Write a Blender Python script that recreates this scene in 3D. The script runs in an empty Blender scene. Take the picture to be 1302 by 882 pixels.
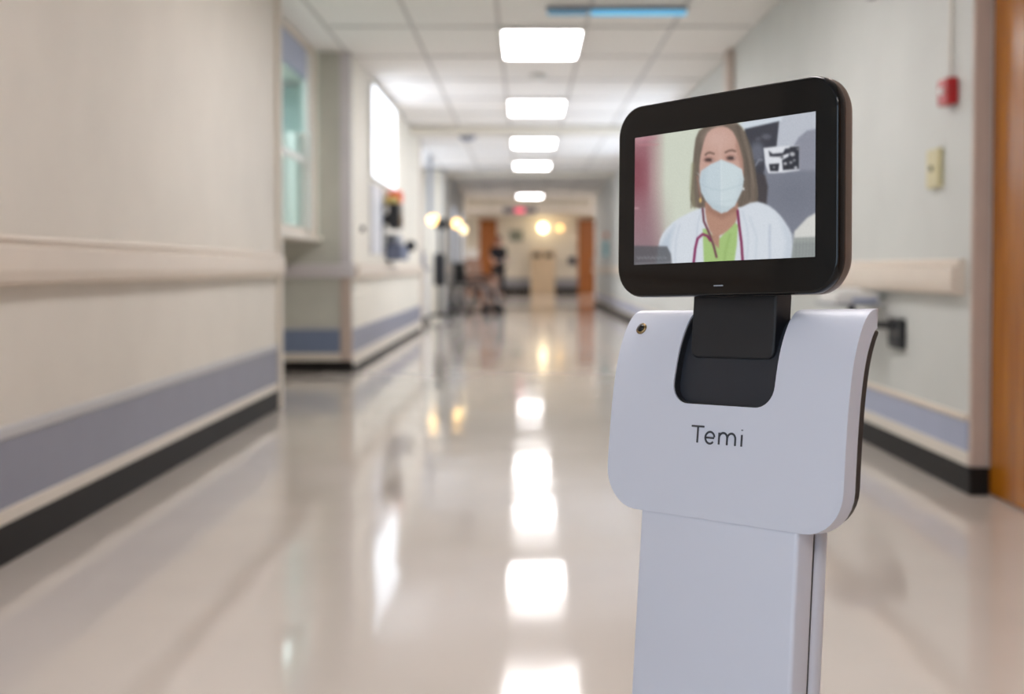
import bpy, bmesh, math, random
import numpy as np
from mathutils import Vector, Matrix

random.seed(7)
SC = bpy.context.scene
COL = SC.collection

# ------------------------------------------------------------------ camera
# X right, Y along the corridor, Z up.  1600 px focal length, corridor vanishing point at (667, 341).
F, VPX, VPY, PITCH, EYE = 1600.0, 667.0, 341.0, 0.0272, 0.82
cam_d = bpy.data.cameras.new('camera')
cam = bpy.data.objects.new('camera', cam_d)
COL.objects.link(cam)
cam.location = (0, 0, EYE)
cam.rotation_euler = (math.pi / 2 - PITCH, 0, 0)
cam_d.sensor_width = 36.0
cam_d.lens = F / 1302 * 36
cam_d.shift_x = -(VPX - 651) / 1302
cam_d.shift_y = -(441 - (VPY + F * math.tan(PITCH))) / 1302
cam_d.clip_start = 0.02
cam_d.dof.use_dof = True
cam_d.dof.focus_distance = 1.19
cam_d.dof.aperture_fstop = 4.5
SC.camera = cam

# ------------------------------------------------------------------ light and exposure
SC.view_settings.view_transform = 'Standard'
SC.view_settings.look = 'None'
SC.view_settings.gamma = 1.0
SC.view_settings.use_curve_mapping = False
SC.view_settings.exposure = 0.57
world = bpy.data.worlds.new('daylight')
SC.world = world
world.use_nodes = True
bg = world.node_tree.nodes['Background']
bg.inputs[0].default_value = (0.80, 0.90, 1.0, 1)
bg.inputs[1].default_value = 0.6
TROFFER = 10.0          # radiance of the ceiling light diffusers


def area(name, loc, rot, sx, sy, power, color):
    d = bpy.data.lights.new(name, 'AREA')
    d.shape = 'RECTANGLE'
    d.size, d.size_y = sx, sy
    d.energy = power
    d.color = color
    o = bpy.data.objects.new(name, d)
    COL.objects.link(o)
    o.location = loc
    o.rotation_euler = rot
    return o


# unseen tall windows added behind the camera to explain the robot's bluish light
area('unseen_window_daylight', (-1.85, -2.85, 1.45), (math.radians(90), 0, 0), 2.3, 2.0, 39, (0.60, 0.77, 1.0))
# cool fill at a made-up window in the right wall, brightens the corridor
area('side_fill', (1.595, 15.5, 1.72), (0, math.radians(90), 0), 1.1, 6.8, 18, (0.74, 0.86, 1.0))
# hidden light added in the equipment alcove to brighten the right wall
area('alcove_fill', (-1.93, 19.6, 1.6), (0, math.radians(-90), 0), 1.3, 3.8, 13, (0.76, 0.87, 1.0))
# ceiling light of the glazed side room
area('side_room_light', (-2.6, 9.6, 2.45), (0, 0, 0), 1.2, 2.4, 50, (0.86, 0.97, 1.0))


# ------------------------------------------------------------------ materials
def lin(c):
    return tuple((v / 255 / 12.92 if v / 255 <= 0.04045 else ((v / 255 + 0.055) / 1.055) ** 2.4) for v in c)


MATS = {}


def mat(name, rgb, rough=0.5, metal=0.0, var=0.04, scale=6.0, bump=0.0, bscale=120.0, spec=0.5, coat=0.0,
        emit=None, estr=0.0, stretch=(1, 1, 1)):
    if name in MATS:
        return MATS[name]
    m = bpy.data.materials.new(name)
    m.use_nodes = True
    nt = m.node_tree
    b = nt.nodes['Principled BSDF']
    c = lin(rgb)
    tc = nt.nodes.new('ShaderNodeTexCoord')
    mp = nt.nodes.new('ShaderNodeMapping')
    mp.inputs['Scale'].default_value = stretch
    nt.links.new(tc.outputs['Object'], mp.inputs['Vector'])
    if var > 0:
        nz = nt.nodes.new('ShaderNodeTexNoise')
        nz.inputs['Scale'].default_value = scale
        nz.inputs['Detail'].default_value = 4
        nt.links.new(mp.outputs[0], nz.inputs['Vector'])
        r = nt.nodes.new('ShaderNodeValToRGB')
        r.color_ramp.elements[0].position = 0.3
        r.color_ramp.elements[1].position = 0.7
        r.color_ramp.elements[0].color = (*[v * (1 - var) for v in c], 1)
        r.color_ramp.elements[1].color = (*[min(1, v * (1 + var)) for v in c], 1)
        nt.links.new(nz.outputs[0], r.inputs[0])
        nt.links.new(r.outputs[0], b.inputs['Base Color'])
    else:
        b.inputs['Base Color'].default_value = (*c, 1)
    b.inputs['Roughness'].default_value = rough
    b.inputs['Metallic'].default_value = metal
    b.inputs['Specular IOR Level'].default_value = spec
    b.inputs['Coat Weight'].default_value = coat
    b.inputs['Coat Roughness'].default_value = 0.05
    if bump > 0:
        n2 = nt.nodes.new('ShaderNodeTexNoise')
        n2.inputs['Scale'].default_value = bscale
        bp = nt.nodes.new('ShaderNodeBump')
        bp.inputs['Strength'].default_value = bump
        bp.inputs['Distance'].default_value = 0.002
        nt.links.new(mp.outputs[0], n2.inputs['Vector'])
        nt.links.new(n2.outputs[0], bp.inputs['Height'])
        nt.links.new(bp.outputs[0], b.inputs['Normal'])
    if emit:
        b.inputs['Emission Color'].default_value = (*lin(emit), 1)
        b.inputs['Emission Strength'].default_value = estr
    MATS[name] = m
    return m


def wood(name, a, b_, rough=0.35, scale=1.0):
    m = bpy.data.materials.new(name)
    m.use_nodes = True
    nt = m.node_tree
    bs = nt.nodes['Principled BSDF']
    tc = nt.nodes.new('ShaderNodeTexCoord')
    mp = nt.nodes.new('ShaderNodeMapping')
    mp.inputs['Scale'].default_value = (9 * scale, 9 * scale, 0.6 * scale)
    nz = nt.nodes.new('ShaderNodeTexNoise')
    nz.inputs['Scale'].default_value = 3
    nz.inputs['Detail'].default_value = 8
    nz.inputs['Distortion'].default_value = 0.6
    r = nt.nodes.new('ShaderNodeValToRGB')
    r.color_ramp.elements[0].position = 0.32
    r.color_ramp.elements[1].position = 0.68
    r.color_ramp.elements[0].color = (*lin(a), 1)
    r.color_ramp.elements[1].color = (*lin(b_), 1)
    nt.links.new(tc.outputs['Object'], mp.inputs['Vector'])
    nt.links.new(mp.outputs[0], nz.inputs['Vector'])
    nt.links.new(nz.outputs[0], r.inputs[0])
    nt.links.new(r.outputs[0], bs.inputs['Base Color'])
    bs.inputs['Roughness'].default_value = rough
    bs.inputs['Specular IOR Level'].default_value = 0.28
    MATS[name] = m
    return m


def glass(name, tint, alpha):
    m = bpy.data.materials.new(name)
    m.use_nodes = True
    nt = m.node_tree
    nt.nodes.remove(nt.nodes['Principled BSDF'])
    out = nt.nodes['Material Output']
    t = nt.nodes.new('ShaderNodeBsdfTransparent')
    t.inputs[0].default_value = (*lin(tint), 1)
    g = nt.nodes.new('ShaderNodeBsdfGlossy')
    g.inputs['Roughness'].default_value = 0.04
    mx = nt.nodes.new('ShaderNodeMixShader')
    mx.inputs[0].default_value = alpha
    nt.links.new(t.outputs[0], mx.inputs[1])
    nt.links.new(g.outputs[0], mx.inputs[2])
    nt.links.new(mx.outputs[0], out.inputs[0])
    MATS[name] = m
    return m


def floor_mat():
    m = mat('vinyl_floor', (205, 196, 187), rough=0.12, var=0.035, scale=1.3, spec=0.55)
    nt = m.node_tree
    b = nt.nodes['Principled BSDF']
    tc = nt.nodes.new('ShaderNodeTexCoord')
    n = nt.nodes.new('ShaderNodeTexNoise')
    n.inputs['Scale'].default_value = 1.6
    n.inputs['Detail'].default_value = 3
    rr = nt.nodes.new('ShaderNodeMapRange')
    rr.inputs[1].default_value = 0.3
    rr.inputs[2].default_value = 0.7
    rr.inputs[3].default_value = 0.05
    rr.inputs[4].default_value = 0.10
    nt.links.new(tc.outputs['Object'], n.inputs['Vector'])
    nt.links.new(n.outputs[0], rr.inputs[0])
    nt.links.new(rr.outputs[0], b.inputs['Roughness'])
    n2 = nt.nodes.new('ShaderNodeTexNoise')
    n2.inputs['Scale'].default_value = 2.2
    n2.inputs['Detail'].default_value = 1
    bp = nt.nodes.new('ShaderNodeBump')
    bp.inputs['Strength'].default_value = 0.12
    bp.inputs['Distance'].default_value = 0.02
    nt.links.new(tc.outputs['Object'], n2.inputs['Vector'])
    nt.links.new(n2.outputs[0], bp.inputs['Height'])
    nt.links.new(bp.outputs[0], b.inputs['Normal'])
    return m


M_FLOOR = floor_mat()
M_WALL = mat('beige_wallcovering', (225, 219, 209), 0.55, var=0.03, scale=3, bump=0.25, bscale=180)
M_WALLC = mat('pale_grey_wallcovering', (208, 210, 206), 0.55, var=0.03, scale=3, bump=0.25, bscale=180)
M_GREEN = mat('grey_green_shaded', (200, 200, 190), 0.6, var=0.03)  # grey-green, darkened for the unlit faces toward the camera
M_CREAM = mat('cream_paint', (230, 224, 211), 0.55, var=0.03)
M_RAIL = mat('beige_vinyl_rail', (222, 209, 194), 0.4, var=0.02)
M_RAILW = mat('pale_rail_cap', (214, 208, 210), 0.35, var=0.02)
M_PURPLE = mat('lavender_grey_vinyl', (139, 141, 156), 0.45, var=0.03)
M_BLUEV = mat('slate_blue_vinyl', (118, 132, 160), 0.45, var=0.03)
M_LILAC = mat('pale_blue_vinyl', (164, 172, 196), 0.45, var=0.03)
M_TRIMW = mat('off_white_trim', (222, 214, 202), 0.4, var=0.02)
M_LEDGE = mat('light_grey_ledge', (190, 190, 192), 0.4, var=0.02)
M_BLACK = mat('black_rubber_base', (24, 20, 18), 0.6, spec=0.25, var=0.08)
M_GUARD = mat('pinkish_corner_guard', (196, 178, 166), 0.4, var=0.02)
M_TILE = mat('ceiling_tile', (246, 243, 240), 0.9, var=0.03, scale=40, bump=0.4, bscale=220)
M_GRID = mat('ceiling_grid_metal', (204, 201, 198), 0.5, var=0.02)
M_WHITE = mat('white_enamel', (232, 231, 228), 0.35, var=0.015)
M_DIFF = mat('light_diffuser', (250, 248, 244), 0.5, var=0.0, emit=(254, 250, 250), estr=TROFFER)
M_ROBOT = mat('robot_white_plastic', (208, 209, 218), 0.36, var=0.008, spec=0.5)
M_CHAR = mat('charcoal_plastic', (31, 34, 42), 0.5, var=0.05, scale=60, bump=0.1, bscale=900)
M_NECK = mat('dark_neck_plastic', (21, 23, 28), 0.45, var=0.05, scale=60)
M_BEZEL = mat('black_glass_bezel', (5, 5, 6), 0.06, var=0.0, spec=0.36)
M_HSIDE = mat('black_gloss_rim', (20, 18, 17), 0.2, var=0.0)
M_BRONZE = mat('brushed_bronze_grey', (128, 116, 108), 0.32, metal=0.7, var=0.04)
M_BROWN = mat('dark_brown_gloss', (38, 28, 25), 0.25, var=0.05)
M_DARKM = mat('dark_metal', (52, 52, 54), 0.4, metal=0.6, var=0.05)
M_BLKP = mat('black_plastic', (26, 27, 30), 0.45, var=0.06)
M_CHROME = mat('chrome', (200, 200, 204), 0.18, metal=1.0, var=0.02)
M_RED = mat('red_plastic', (178, 28, 30), 0.35, var=0.05)
M_IVORY = mat('ivory_plastic', (206, 196, 150), 0.4, var=0.03)
M_TEAL = mat('teal_paint', (188, 206, 208), 0.6, var=0.04)
M_DOOR = wood('honey_oak_veneer', (146, 84, 12), (182, 114, 22), 0.24)
M_REDWOOD = wood('reddish_brown_wood', (150, 88, 44), (180, 114, 62), 0.35)
M_TAN = mat('tan_laminate', (212, 190, 160), 0.5, var=0.05)
M_GLASS = glass('tinted_glass', (236, 244, 243), 0.10)
M_GREYP = mat('grey_plastic', (150, 152, 160), 0.5, var=0.04)
M_BLUEG = mat('blue_grey_plastic', (104, 112, 136), 0.5, var=0.05)


# ------------------------------------------------------------------ mesh helpers
class MB:
    """collects shapes into ONE mesh"""

    def __init__(self):
        self.bm = bmesh.new()

    def box(self, x0, x1, y0, y1, z0, z1):
        v = [self.bm.verts.new(p) for p in ((x0, y0, z0), (x1, y0, z0), (x1, y1, z0), (x0, y1, z0),
                                             (x0, y0, z1), (x1, y0, z1), (x1, y1, z1), (x0, y1, z1))]
        for f in ((0, 3, 2, 1), (4, 5, 6, 7), (0, 1, 5, 4), (1, 2, 6, 5), (2, 3, 7, 6), (3, 0, 4, 7)):
            self.bm.faces.new([v[i] for i in f])
        return self

    def loft(self, rings, cap=True, closed=False):
        R = [[self.bm.verts.new(p) for p in r] for r in rings]
        n = len(R[0])
        pairs = list(zip(R, R[1:])) + ([(R[-1], R[0])] if closed else [])
        for a, b in pairs:
            for i in range(n):
                j = (i + 1) % n
                self.bm.faces.new((a[i], a[j], b[j], b[i]))
        if cap and not closed:
            self.bm.faces.new(list(reversed(R[0])))
            self.bm.faces.new(R[-1])
        return self

    def tube(self, path, r, seg=10, closed=False, flat=None):
        path = [Vector(p) for p in path]
        n = len(path)
        rr = r if isinstance(r, (list, tuple)) else [r] * n
        rings = []
        up = None
        for i, p in enumerate(path):
            a = path[(i - 1) % n] if (closed or i > 0) else p
            b = path[(i + 1) % n] if (closed or i < n - 1) else p
            t = (b - a).normalized()
            if up is None:
                up = Vector((0, 0, 1)) if abs(t.z) < 0.9 else Vector((0, 1, 0))
            s = t.cross(up).normalized()
            up = s.cross(t).normalized()
            rings.append([p + (s * math.cos(k * 2 * math.pi / seg) + up * math.sin(k * 2 * math.pi / seg)) * rr[i]
                          for k in range(seg)])
        self.loft(rings, cap=not closed, closed=closed)
        return self

    def cyl(self, p0, p1, r0, r1=None, seg=20):
        return self.tube([p0, p1], [r0, r0 if r1 is None else r1], seg)

    def lathe(self, prof, c=(0, 0, 0), seg=24, sx=1, sy=1):
        rings = [[(c[0] + r * sx * math.cos(k * 2 * math.pi / seg), c[1] + r * sy * math.sin(k * 2 * math.pi / seg), c[2] + z)
                  for k in range(seg)] for r, z in prof]
        return self.loft(rings)

    def ball(self, c, r, sx=1, sy=1, sz=1, seg=16):
        n = 10
        prof = [(max(1e-4, math.sin(math.pi * i / n)) * r, -math.cos(math.pi * i / n) * r * sz) for i in range(n + 1)]
        return self.lathe(prof, c, seg, sx, sy)

    def prism(self, pts, d):
        """pts: 3D polygon, d: extrusion vector"""
        d = Vector(d)
        return self.loft([[Vector(p) for p in pts], [Vector(p) + d for p in pts]])

    def build(self, name, m, parent=None, bevel=0.0, bseg=3, smooth=False, sub=0, xf=None):
        bm = self.bm
        bmesh.ops.recalc_face_normals(bm, faces=bm.faces)
        if xf is not None:
            bm.transform(xf)
        me = bpy.data.meshes.new(name)
        bm.to_mesh(me)
        bm.free()
        me.materials.append(m)
        if smooth:
            for p in me.polygons:
                p.use_smooth = True
        o = bpy.data.objects.new(name, me)
        COL.objects.link(o)
        if parent:
            o.parent = parent
        if bevel > 0:
            md = o.modifiers.new('bevel', 'BEVEL')
            md.width = bevel
            md.segments = bseg
            md.limit_method = 'ANGLE'
            md.angle_limit = math.radians(40)
        if sub:
            md = o.modifiers.new('sub', 'SUBSURF')
            md.levels = md.render_levels = sub
        return o


def tag(o, label, cat, group=None):
    o['label'] = label
    o['category'] = cat
    if group:
        o['group'] = group
    return o


def struct(o):
    o['kind'] = 'structure'
    return o


def empty(name, loc, rz=0.0):
    o = bpy.data.objects.new(name, None)
    COL.objects.link(o)
    o.location = loc
    o.rotation_euler = (0, 0, rz)
    o.empty_display_size = 0.1
    return o


def bx(name, x0, x1, y0, y1, z0, z1, m, parent=None, bevel=0.0):
    """box given in world coordinates; the parent (if any) is an unrotated empty or a mesh at the origin"""
    l = parent.location if parent else Vector((0, 0, 0))
    return MB().box(x0 - l.x, x1 - l.x, y0 - l.y, y1 - l.y, z0 - l.z, z1 - l.z).build(name, m, parent, bevel)


def wallbox(name, *a, **k):
    return struct(bx(name, *a, **k))


CEIL = 2.52
# ================================================================== THE SETTING
wallbox('floor', -5, 4, -3.2, 43, -0.12, 0, M_FLOOR)
ceiling = wallbox('ceiling', -5, 4, -3.2, 43, CEIL + 0.04, CEIL + 0.14, M_TILE)

# ceiling tiles, one by one, in a metal grid; some cells hold lights
PITCHY, CX, CY = 1.245, 0.125, 9.54
light_rows = [-9, -6, -3, 0, 3, 6, 9, 16]
tile_me = None
for i in range(-10, 18):
    yc = CY + PITCHY * i
    for k in range(-3, 3):
        xc = CX + 0.61 * k
        if k == -3 and not (7.4 < yc < 9.8 or 17 < yc < 21.0):
            continue
        if k == 0 and i in light_rows:
            continue
        if tile_me is None:
            t = MB().box(-0.297, 0.297, -0.614, 0.614, 0, 0.015).build('ceiling_tile', M_TILE, ceiling, 0.004, 1)
            tile_me = t.data
        else:
            t = bpy.data.objects.new('ceiling_tile', tile_me)
            COL.objects.link(t)
            t.parent = ceiling
        t.location = (xc, yc, CEIL + 0.004 + random.uniform(0, 0.003))
g = MB()
for k in range(-3, 4):
    x = CX + 0.61 * (k - 0.5)
    y0, y1 = (-3.0, 30.3)
    if k == -3:
        y0, y1 = 7.4, 9.9
    g.box(x - 0.013, x + 0.013, y0, y1, CEIL - 0.002, CEIL + 0.03)
for i in range(-10, 19):
    y = CY + PITCHY * (i - 0.5)
    g.box(-1.42, 1.6, y - 0.012, y + 0.012, CEIL - 0.003, CEIL + 0.03)
g.build('ceiling_grid', M_GRID, ceiling)

# ---- ceiling lights; the lobby side panels are hidden extras to brighten the far end
FILL_PANELS = [(-2.35, 35.0, 'added light panel in the lobby wing near the person in dark clothes'), (2.5, 35.0, 'added light panel in the lobby wing across from the person in dark clothes'),
         (-2.35, 39.0, 'added light panel by the end wall, beyond the person'), (2.5, 39.0, 'added light panel by the end wall, above the wall phone'),
         (-2.35, 31.6, 'added light panel beside the mauve chair'), (2.5, 31.2, 'added light panel just past the wall with the teal dispenser')]
spots = {-9: 'ceiling light panel nearest the wall with the tall windows', -6: 'ceiling light panel directly above the robot',
         -3: 'ceiling light panel above the fire alarm pull',
         0: 'largest glowing ceiling light panel, behind the blue tube light',
         3: 'glowing ceiling light panel, first beyond the round smoke detector',
         6: 'glowing ceiling light panel between the two cream ceiling strips',
         9: 'glowing ceiling light panel above the equipment alcove',
         16: 'glowing ceiling light panel in front of the exit sign'}
for lx, yc, ltext in [(CX, CY + PITCHY * i, spots[i]) for i in light_rows] + FILL_PANELS:
    r = empty('ceiling_light', (lx, yc, CEIL - 0.03))
    tag(r, ltext, 'ceiling light', 'ceiling light panels along the corridor')
    f = MB()
    for (a, b, c, d) in ((-.305, .305, -.62, -.59), (-.305, .305, .59, .62), (-.305, -.28, -.59, .59), (.28, .305, -.59, .59)):
        f.box(a, b, c, d, 0.002, 0.05)
    f.build('frame', M_WHITE, r, 0.003, 1)
    MB().box(-.28, .28, -.59, .59, 0.012, 0.03).build('diffuser', M_DIFF, r)

# ---- two cream strips standing in for light bands on the ceiling, and a soffit
wallbox('trim_1', -1.42, 1.62, 15.05, 15.5, CEIL - 0.07, CEIL - 0.004, M_CREAM)
wallbox('trim_2', -1.42, 1.62, 22.4, 22.8, CEIL - 0.07, CEIL - 0.004, M_CREAM)
wallbox('trim_3', -1.42, 1.62, 31.0, 31.3, CEIL - 0.17, CEIL + 0.04, M_CREAM)


def cladding(prefix, side, X, y0, y1, zs, mats, parts):
    """bands on a wall that runs along Y; side=+1: wall on the left, faces +X; -1: right wall"""
    for (nm, z0, z1, t, m, bv) in parts:
        a, b = (X, X + t) if side > 0 else (X - t, X)
        o = bx(nm, a, b, y0, y1, z0, z1, m, None, bv)
        struct(o)


# ---- near left wall
WL = -1.447
wallbox('wall_left', WL - 0.15, WL, 1.0, 7.33, 0, CEIL, M_WALL)


def rail_left(name, X, y0, y1, z0, z1, m):
    """crash rail with a slim cap moulding above and a soft nosed face"""
    prof = [(0, z0), (0.030, z0), (0.052, z0 + 0.010), (0.060, z0 + 0.04), (0.058, z1 - 0.034), (0.048, z1 - 0.024),
            (0.020, z1 - 0.022), (0.020, z1 - 0.016), (0.030, z1 - 0.012), (0.026, z1), (0, z1)]
    o = MB().prism([(X + a, y0, z) for a, z in prof], (0, y1 - y0, 0)).build(name, m)
    return struct(o)


rail_left('trim_4', WL, 1.0, 7.30, 0.772, 0.912, M_RAIL)
wallbox('trim_5', WL, WL + 0.014, 1.0, 7.32, 0.346, 0.382, M_LEDGE, bevel=0.005)
wallbox('trim_6', WL, WL + 0.008, 1.0, 7.32, 0.154, 0.346, M_PURPLE)
wallbox('trim_7', WL, WL + 0.011, 1.0, 7.32, 0.111, 0.154, M_TRIMW, bevel=0.003)
wallbox('baseboard_left', WL, WL + 0.012, 1.0, 7.33, 0, 0.111, M_BLACK, bevel=0.004)
wallbox('trim_8', WL - 0.05, -1.420, 7.33, 7.40, 0, CEIL, M_TRIMW, bevel=0.006)

# ---- glazed recess: overhanging window on a deep sill, low wall set back below
wallbox('wall_recess_low', -2.35, -2.25, 7.33, 9.95, 0, 1.03, M_GREEN)
wallbox('trim_9', -2.35, -1.60, 7.40, 9.95, 1.03, 1.07, M_TRIMW, bevel=0.006)
w1 = struct(empty('window_1', (-1.63, 8.6, 1.07)))
Y0, Y1, ZB, ZT = 7.42, 9.93, 1.07, CEIL - 0.01
for (nm, a, b, c, d) in (('window_frame', Y0, Y1, ZB, ZB + 0.05), ('window_frame', Y0, Y1, ZT - 0.05, ZT),
                         ('window_frame', Y0, Y0 + 0.08, ZB + 0.05, ZT - 0.05), ('window_frame', Y1 - 0.16, Y1, ZB + 0.05, ZT - 0.05)):
    bx(nm, -1.68, -1.63, a, b, c, d, M_RAIL, w1, 0.004)
bx('sash', -1.675, -1.637, Y1 - 0.42, Y1 - 0.16, ZB + 0.05, ZT - 0.05, M_WHITE, w1, 0.004)
bx('sash', -1.675, -1.637, Y0 + 0.08, Y1 - 0.42, 1.60, 1.645, M_WHITE, w1, 0.004)
bx('header_panel', -1.672, -1.642, Y0 + 0.08, Y1 - 0.42, 2.24, ZT - 0.05, M_LILAC, w1)
bx('pane', -1.66, -1.652, Y0 + 0.08, Y1 - 0.42, ZB + 0.05, 1.60, M_GLASS, w1)
bx('pane', -1.66, -1.652, Y0 + 0.08, Y1 - 0.42, 1.645, 2.24, M_GLASS, w1)
# the room behind the glass
wallbox('wall_room_end', -3.5, -1.5, 11.8, 11.9, 0, CEIL, M_TEAL)
wallbox('wall_room_back', -3.6, -3.5, 7.3, 11.9, 0, CEIL, M_TEAL)
wallbox('wall_room_near', -3.5, WL - 0.15, 7.2, 7.33, 0, CEIL, M_WALL)

# ---- wall facing the camera beyond the recess, and its long side
BY, BX = 9.95, -1.37
wallbox('wall_return_upper', -1.63, BX, BY, BY + 0.15, 1.07, CEIL, M_GREEN)
wallbox('wall_return_lower', -2.25, BX, BY, BY + 0.15, 0, 1.03, M_GREEN)
wallbox('wall_return_middle', -1.60, BX, BY, BY + 0.15, 1.03, 1.07, M_GREEN)
wallbox('wall_left_middle', BX - 0.15, BX, BY + 0.15, 16.5, 0, CEIL, M_CREAM)
wallbox('trim_10', -2.25, BX + 0.03, BY - 0.035, BY, 0.745, 0.852, M_RAILW, bevel=0.012)
wallbox('trim_11', -2.25, BX - 0.02, BY - 0.012, BY, 0.335, 0.36, M_LEDGE)
wallbox('trim_12', -2.25, BX - 0.09, BY - 0.008, BY, 0.15, 0.335, M_BLUEV)
wallbox('trim_13', -2.25, BX - 0.02, BY - 0.010, BY, 0.088, 0.15, M_TRIMW)
wallbox('baseboard_return', -2.25, BX + 0.012, BY - 0.014, BY, 0, 0.088, M_BLACK, bevel=0.004)
wallbox('trim_14', BX - 0.085, BX + 0.006, BY - 0.016, BY, 0.088, 0.745, M_GUARD, bevel=0.004)
wallbox('trim_15', BX - 0.085, BX + 0.006, BY - 0.012, BY, 0.852, CEIL - 0.005, M_RAILW, bevel=0.004)
rail_left('trim_16', BX, BY + 0.02, 16.45, 0.735, 0.86, M_RAIL)
wallbox('trim_17', BX, BX + 0.010, BY + 0.02, 16.48, 0.15, 0.335, M_PURPLE)
wallbox('trim_18', BX, BX + 0.012, BY + 0.02, 16.48, 0.05, 0.15, M_TRIMW)
wallbox('baseboard_left_middle', BX, BX + 0.012, BY + 0.02, 16.5, 0, 0.05, M_BLACK)

# ---- equipment alcove and far left wall
AX = -2.0
wallbox('wall_alcove', AX - 0.1, AX, 16.5, 22.0, 0, CEIL, M_CREAM)
w4 = struct(empty('added_window_4', (AX, 19.6, 0.93)))  # made-up window out of view, goes with the alcove fill light
bx('pane', AX + .002, AX + .010, 17.6, 21.6, .95, 2.27, MATS.get('added_daylight_pane') or mat('added_daylight_pane', (235, 240, 245), .5, var=0, emit=(215, 232, 255), estr=0.6), w4)
for y in (17.55, 19.57, 21.6):
    bx('window_frame', AX, AX + .03, y, y + .06, .93, 2.29, M_WHITE, w4, .004)
for z in (.90, 2.27):
    bx('window_frame', AX, AX + .03, 17.55, 21.66, z, z + .04, M_WHITE, w4, .004)
wallbox('wall_alcove_near', AX, BX - 0.15, 16.4, 16.5, 0, CEIL, M_CREAM)
wallbox('wall_alcove_far', AX, -1.42, 21.9, 22.0, 0, CEIL, M_CREAM)
wallbox('trim_19', BX - 0.14, BX + 0.012, 16.5, 16.62, 0, CEIL, M_GUARD, bevel=0.01)
wallbox('wall_left_far', -1.57, -1.42, 22.0, 30.0, 0, CEIL, M_CREAM)
rail_left('trim_20', -1.42, 22.05, 29.9, 0.735, 0.86, M_RAIL)
wallbox('trim_21', -1.42, -1.41, 22.05, 29.9, 0.10, 0.30, M_PURPLE)
wallbox('baseboard_left_far', -1.42, -1.408, 22.0, 30.0, 0, 0.10, M_BLACK)
n = 22
for y in (22.02, 24.0, 25.2, 27.0, 28.2):
    wallbox('trim_%d' % n, -1.42, -1.37, y, y + 0.14, 0, CEIL - 0.01, M_LEDGE)
    n += 1
for k, y in enumerate((24.14, 27.14)):
    d = struct(empty('door_%d' % (k + 2), (-1.40, y + 0.53, 0)))
    bx('door_leaf', -1.419, -1.395, y + 0.02, y + 1.04, 0.105, 2.1, M_WALLC, d)
    bx('pane', -1.395, -1.391, y + 0.12, y + 0.94, 0.95, 2.02, mat('added_door_glow', (235, 240, 245), .5, var=0, emit=(222, 234, 255), estr=0.6), d)  # glowing pane added to brighten the far right wall
    MB().cyl((0.005, 0.38, 0.98), (0.06, 0.38, 0.98), 0.012).build('handle', M_CHROME, d)
# tall dark sliding-door frame of the alcove
wallbox('trim_27', -1.46, -1.40, 19.0, 19.16, 1.62, CEIL - 0.01, M_GREYP)

# ---- right wall, with the door
WR = 1.62
wallbox('wall_right', WR, WR + 0.13, 4.55, 29.0, 0, CEIL, M_WALLC)
wallbox('trim_28', WR - 0.006, WR + 0.058, 4.535, 4.56, 0.10, CEIL, M_GUARD, bevel=0.004)
wallbox('baseboard_right_end', WR - 0.014, WR + 0.058, 4.520, 4.535, 0, 0.10, M_BLACK, bevel=0.003)
o = MB().prism([(WR - a, 4.62, z) for a, z in [(0, .722), (.03, .722), (.05, .732), (.056, .765), (.052, .822), (.024, .834),
                                                 (.024, .840), (.028, .846), (.022, .855), (0, .855)]], (0, 24.3, 0)).build('trim_29', M_RAIL)
struct(o)
wallbox('trim_30', WR - 0.016, WR, 4.57, 28.9, 0.262, 0.288, M_RAIL, bevel=0.006)
wallbox('trim_31', WR - 0.008, WR, 4.57, 28.9, 0.152, 0.262, M_LILAC)
wallbox('trim_32', WR - 0.011, WR, 4.56, 28.9, 0.10, 0.152, M_TRIMW, bevel=0.003)
wallbox('baseboard_right', WR - 0.014, WR, 4.535, 29.0, 0, 0.10, M_BLACK, bevel=0.003)
w3 = struct(empty('added_window_3', (WR, 15.5, 1.15)))  # added window hidden behind the robot, goes with the side fill light
bx('pane', WR - .012, WR - .002, 12.1, 18.9, 1.17, 2.27, mat('added_daylight_pane', (235, 240, 245), .5, var=0, emit=(215, 232, 255), estr=0.6), w3)
for y in (12.05, 13.75, 15.45, 17.15, 18.85):
    bx('window_frame', WR - .03, WR, y, y + .06, 1.15, 2.29, M_WHITE, w3, .004)
for z in (1.12, 2.27):
    bx('window_frame', WR - .03, WR, 12.05, 18.91, z, z + .04, M_WHITE, w3, .004)
wallbox('trim_33', WR - 0.05, WR, 9.75, 9.95, 0, CEIL - 0.01, M_GUARD, bevel=0.006)
wallbox('wall_right_near', 1.72, 1.85, -3.0, 3.40, 0, CEIL, M_GUARD)
d6 = struct(empty('door_6', (1.70, -0.9, 0)))  # unseen wooden door added to give the robot's side a brown tint
bx('door_leaf', 1.685, 1.719, -1.6, 0.1, 0.006, 2.15, M_DOOR, d6, 0.003)
MB().tube([(-0.015, 0.75, 1.0), (-0.07, 0.75, 1.0), (-0.075, 0.63, 1.0)], 0.010).build('handle', M_CHROME, d6, smooth=True)
wallbox('wall_right_over_door', 1.72, 1.85, 3.40, 4.55, 2.2, CEIL, M_WALLC)
d1 = struct(empty('door_1', (1.70, 4.0, 0)))
bx('door_leaf', 1.678, 1.723, 3.46, 4.525, 0.006, 2.19, M_DOOR, d1, 0.003)
h = MB().tube([(-0.01, -0.44, 1.0), (-0.06, -0.44, 1.0), (-0.065, -0.32, 1.0)], 0.010)
h.build('handle', M_CHROME, d1, smooth=True)
wallbox('trim_34', 1.68, 1.72, 3.38, 3.455, 0, 2.24, M_GUARD, bevel=0.004)

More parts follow.
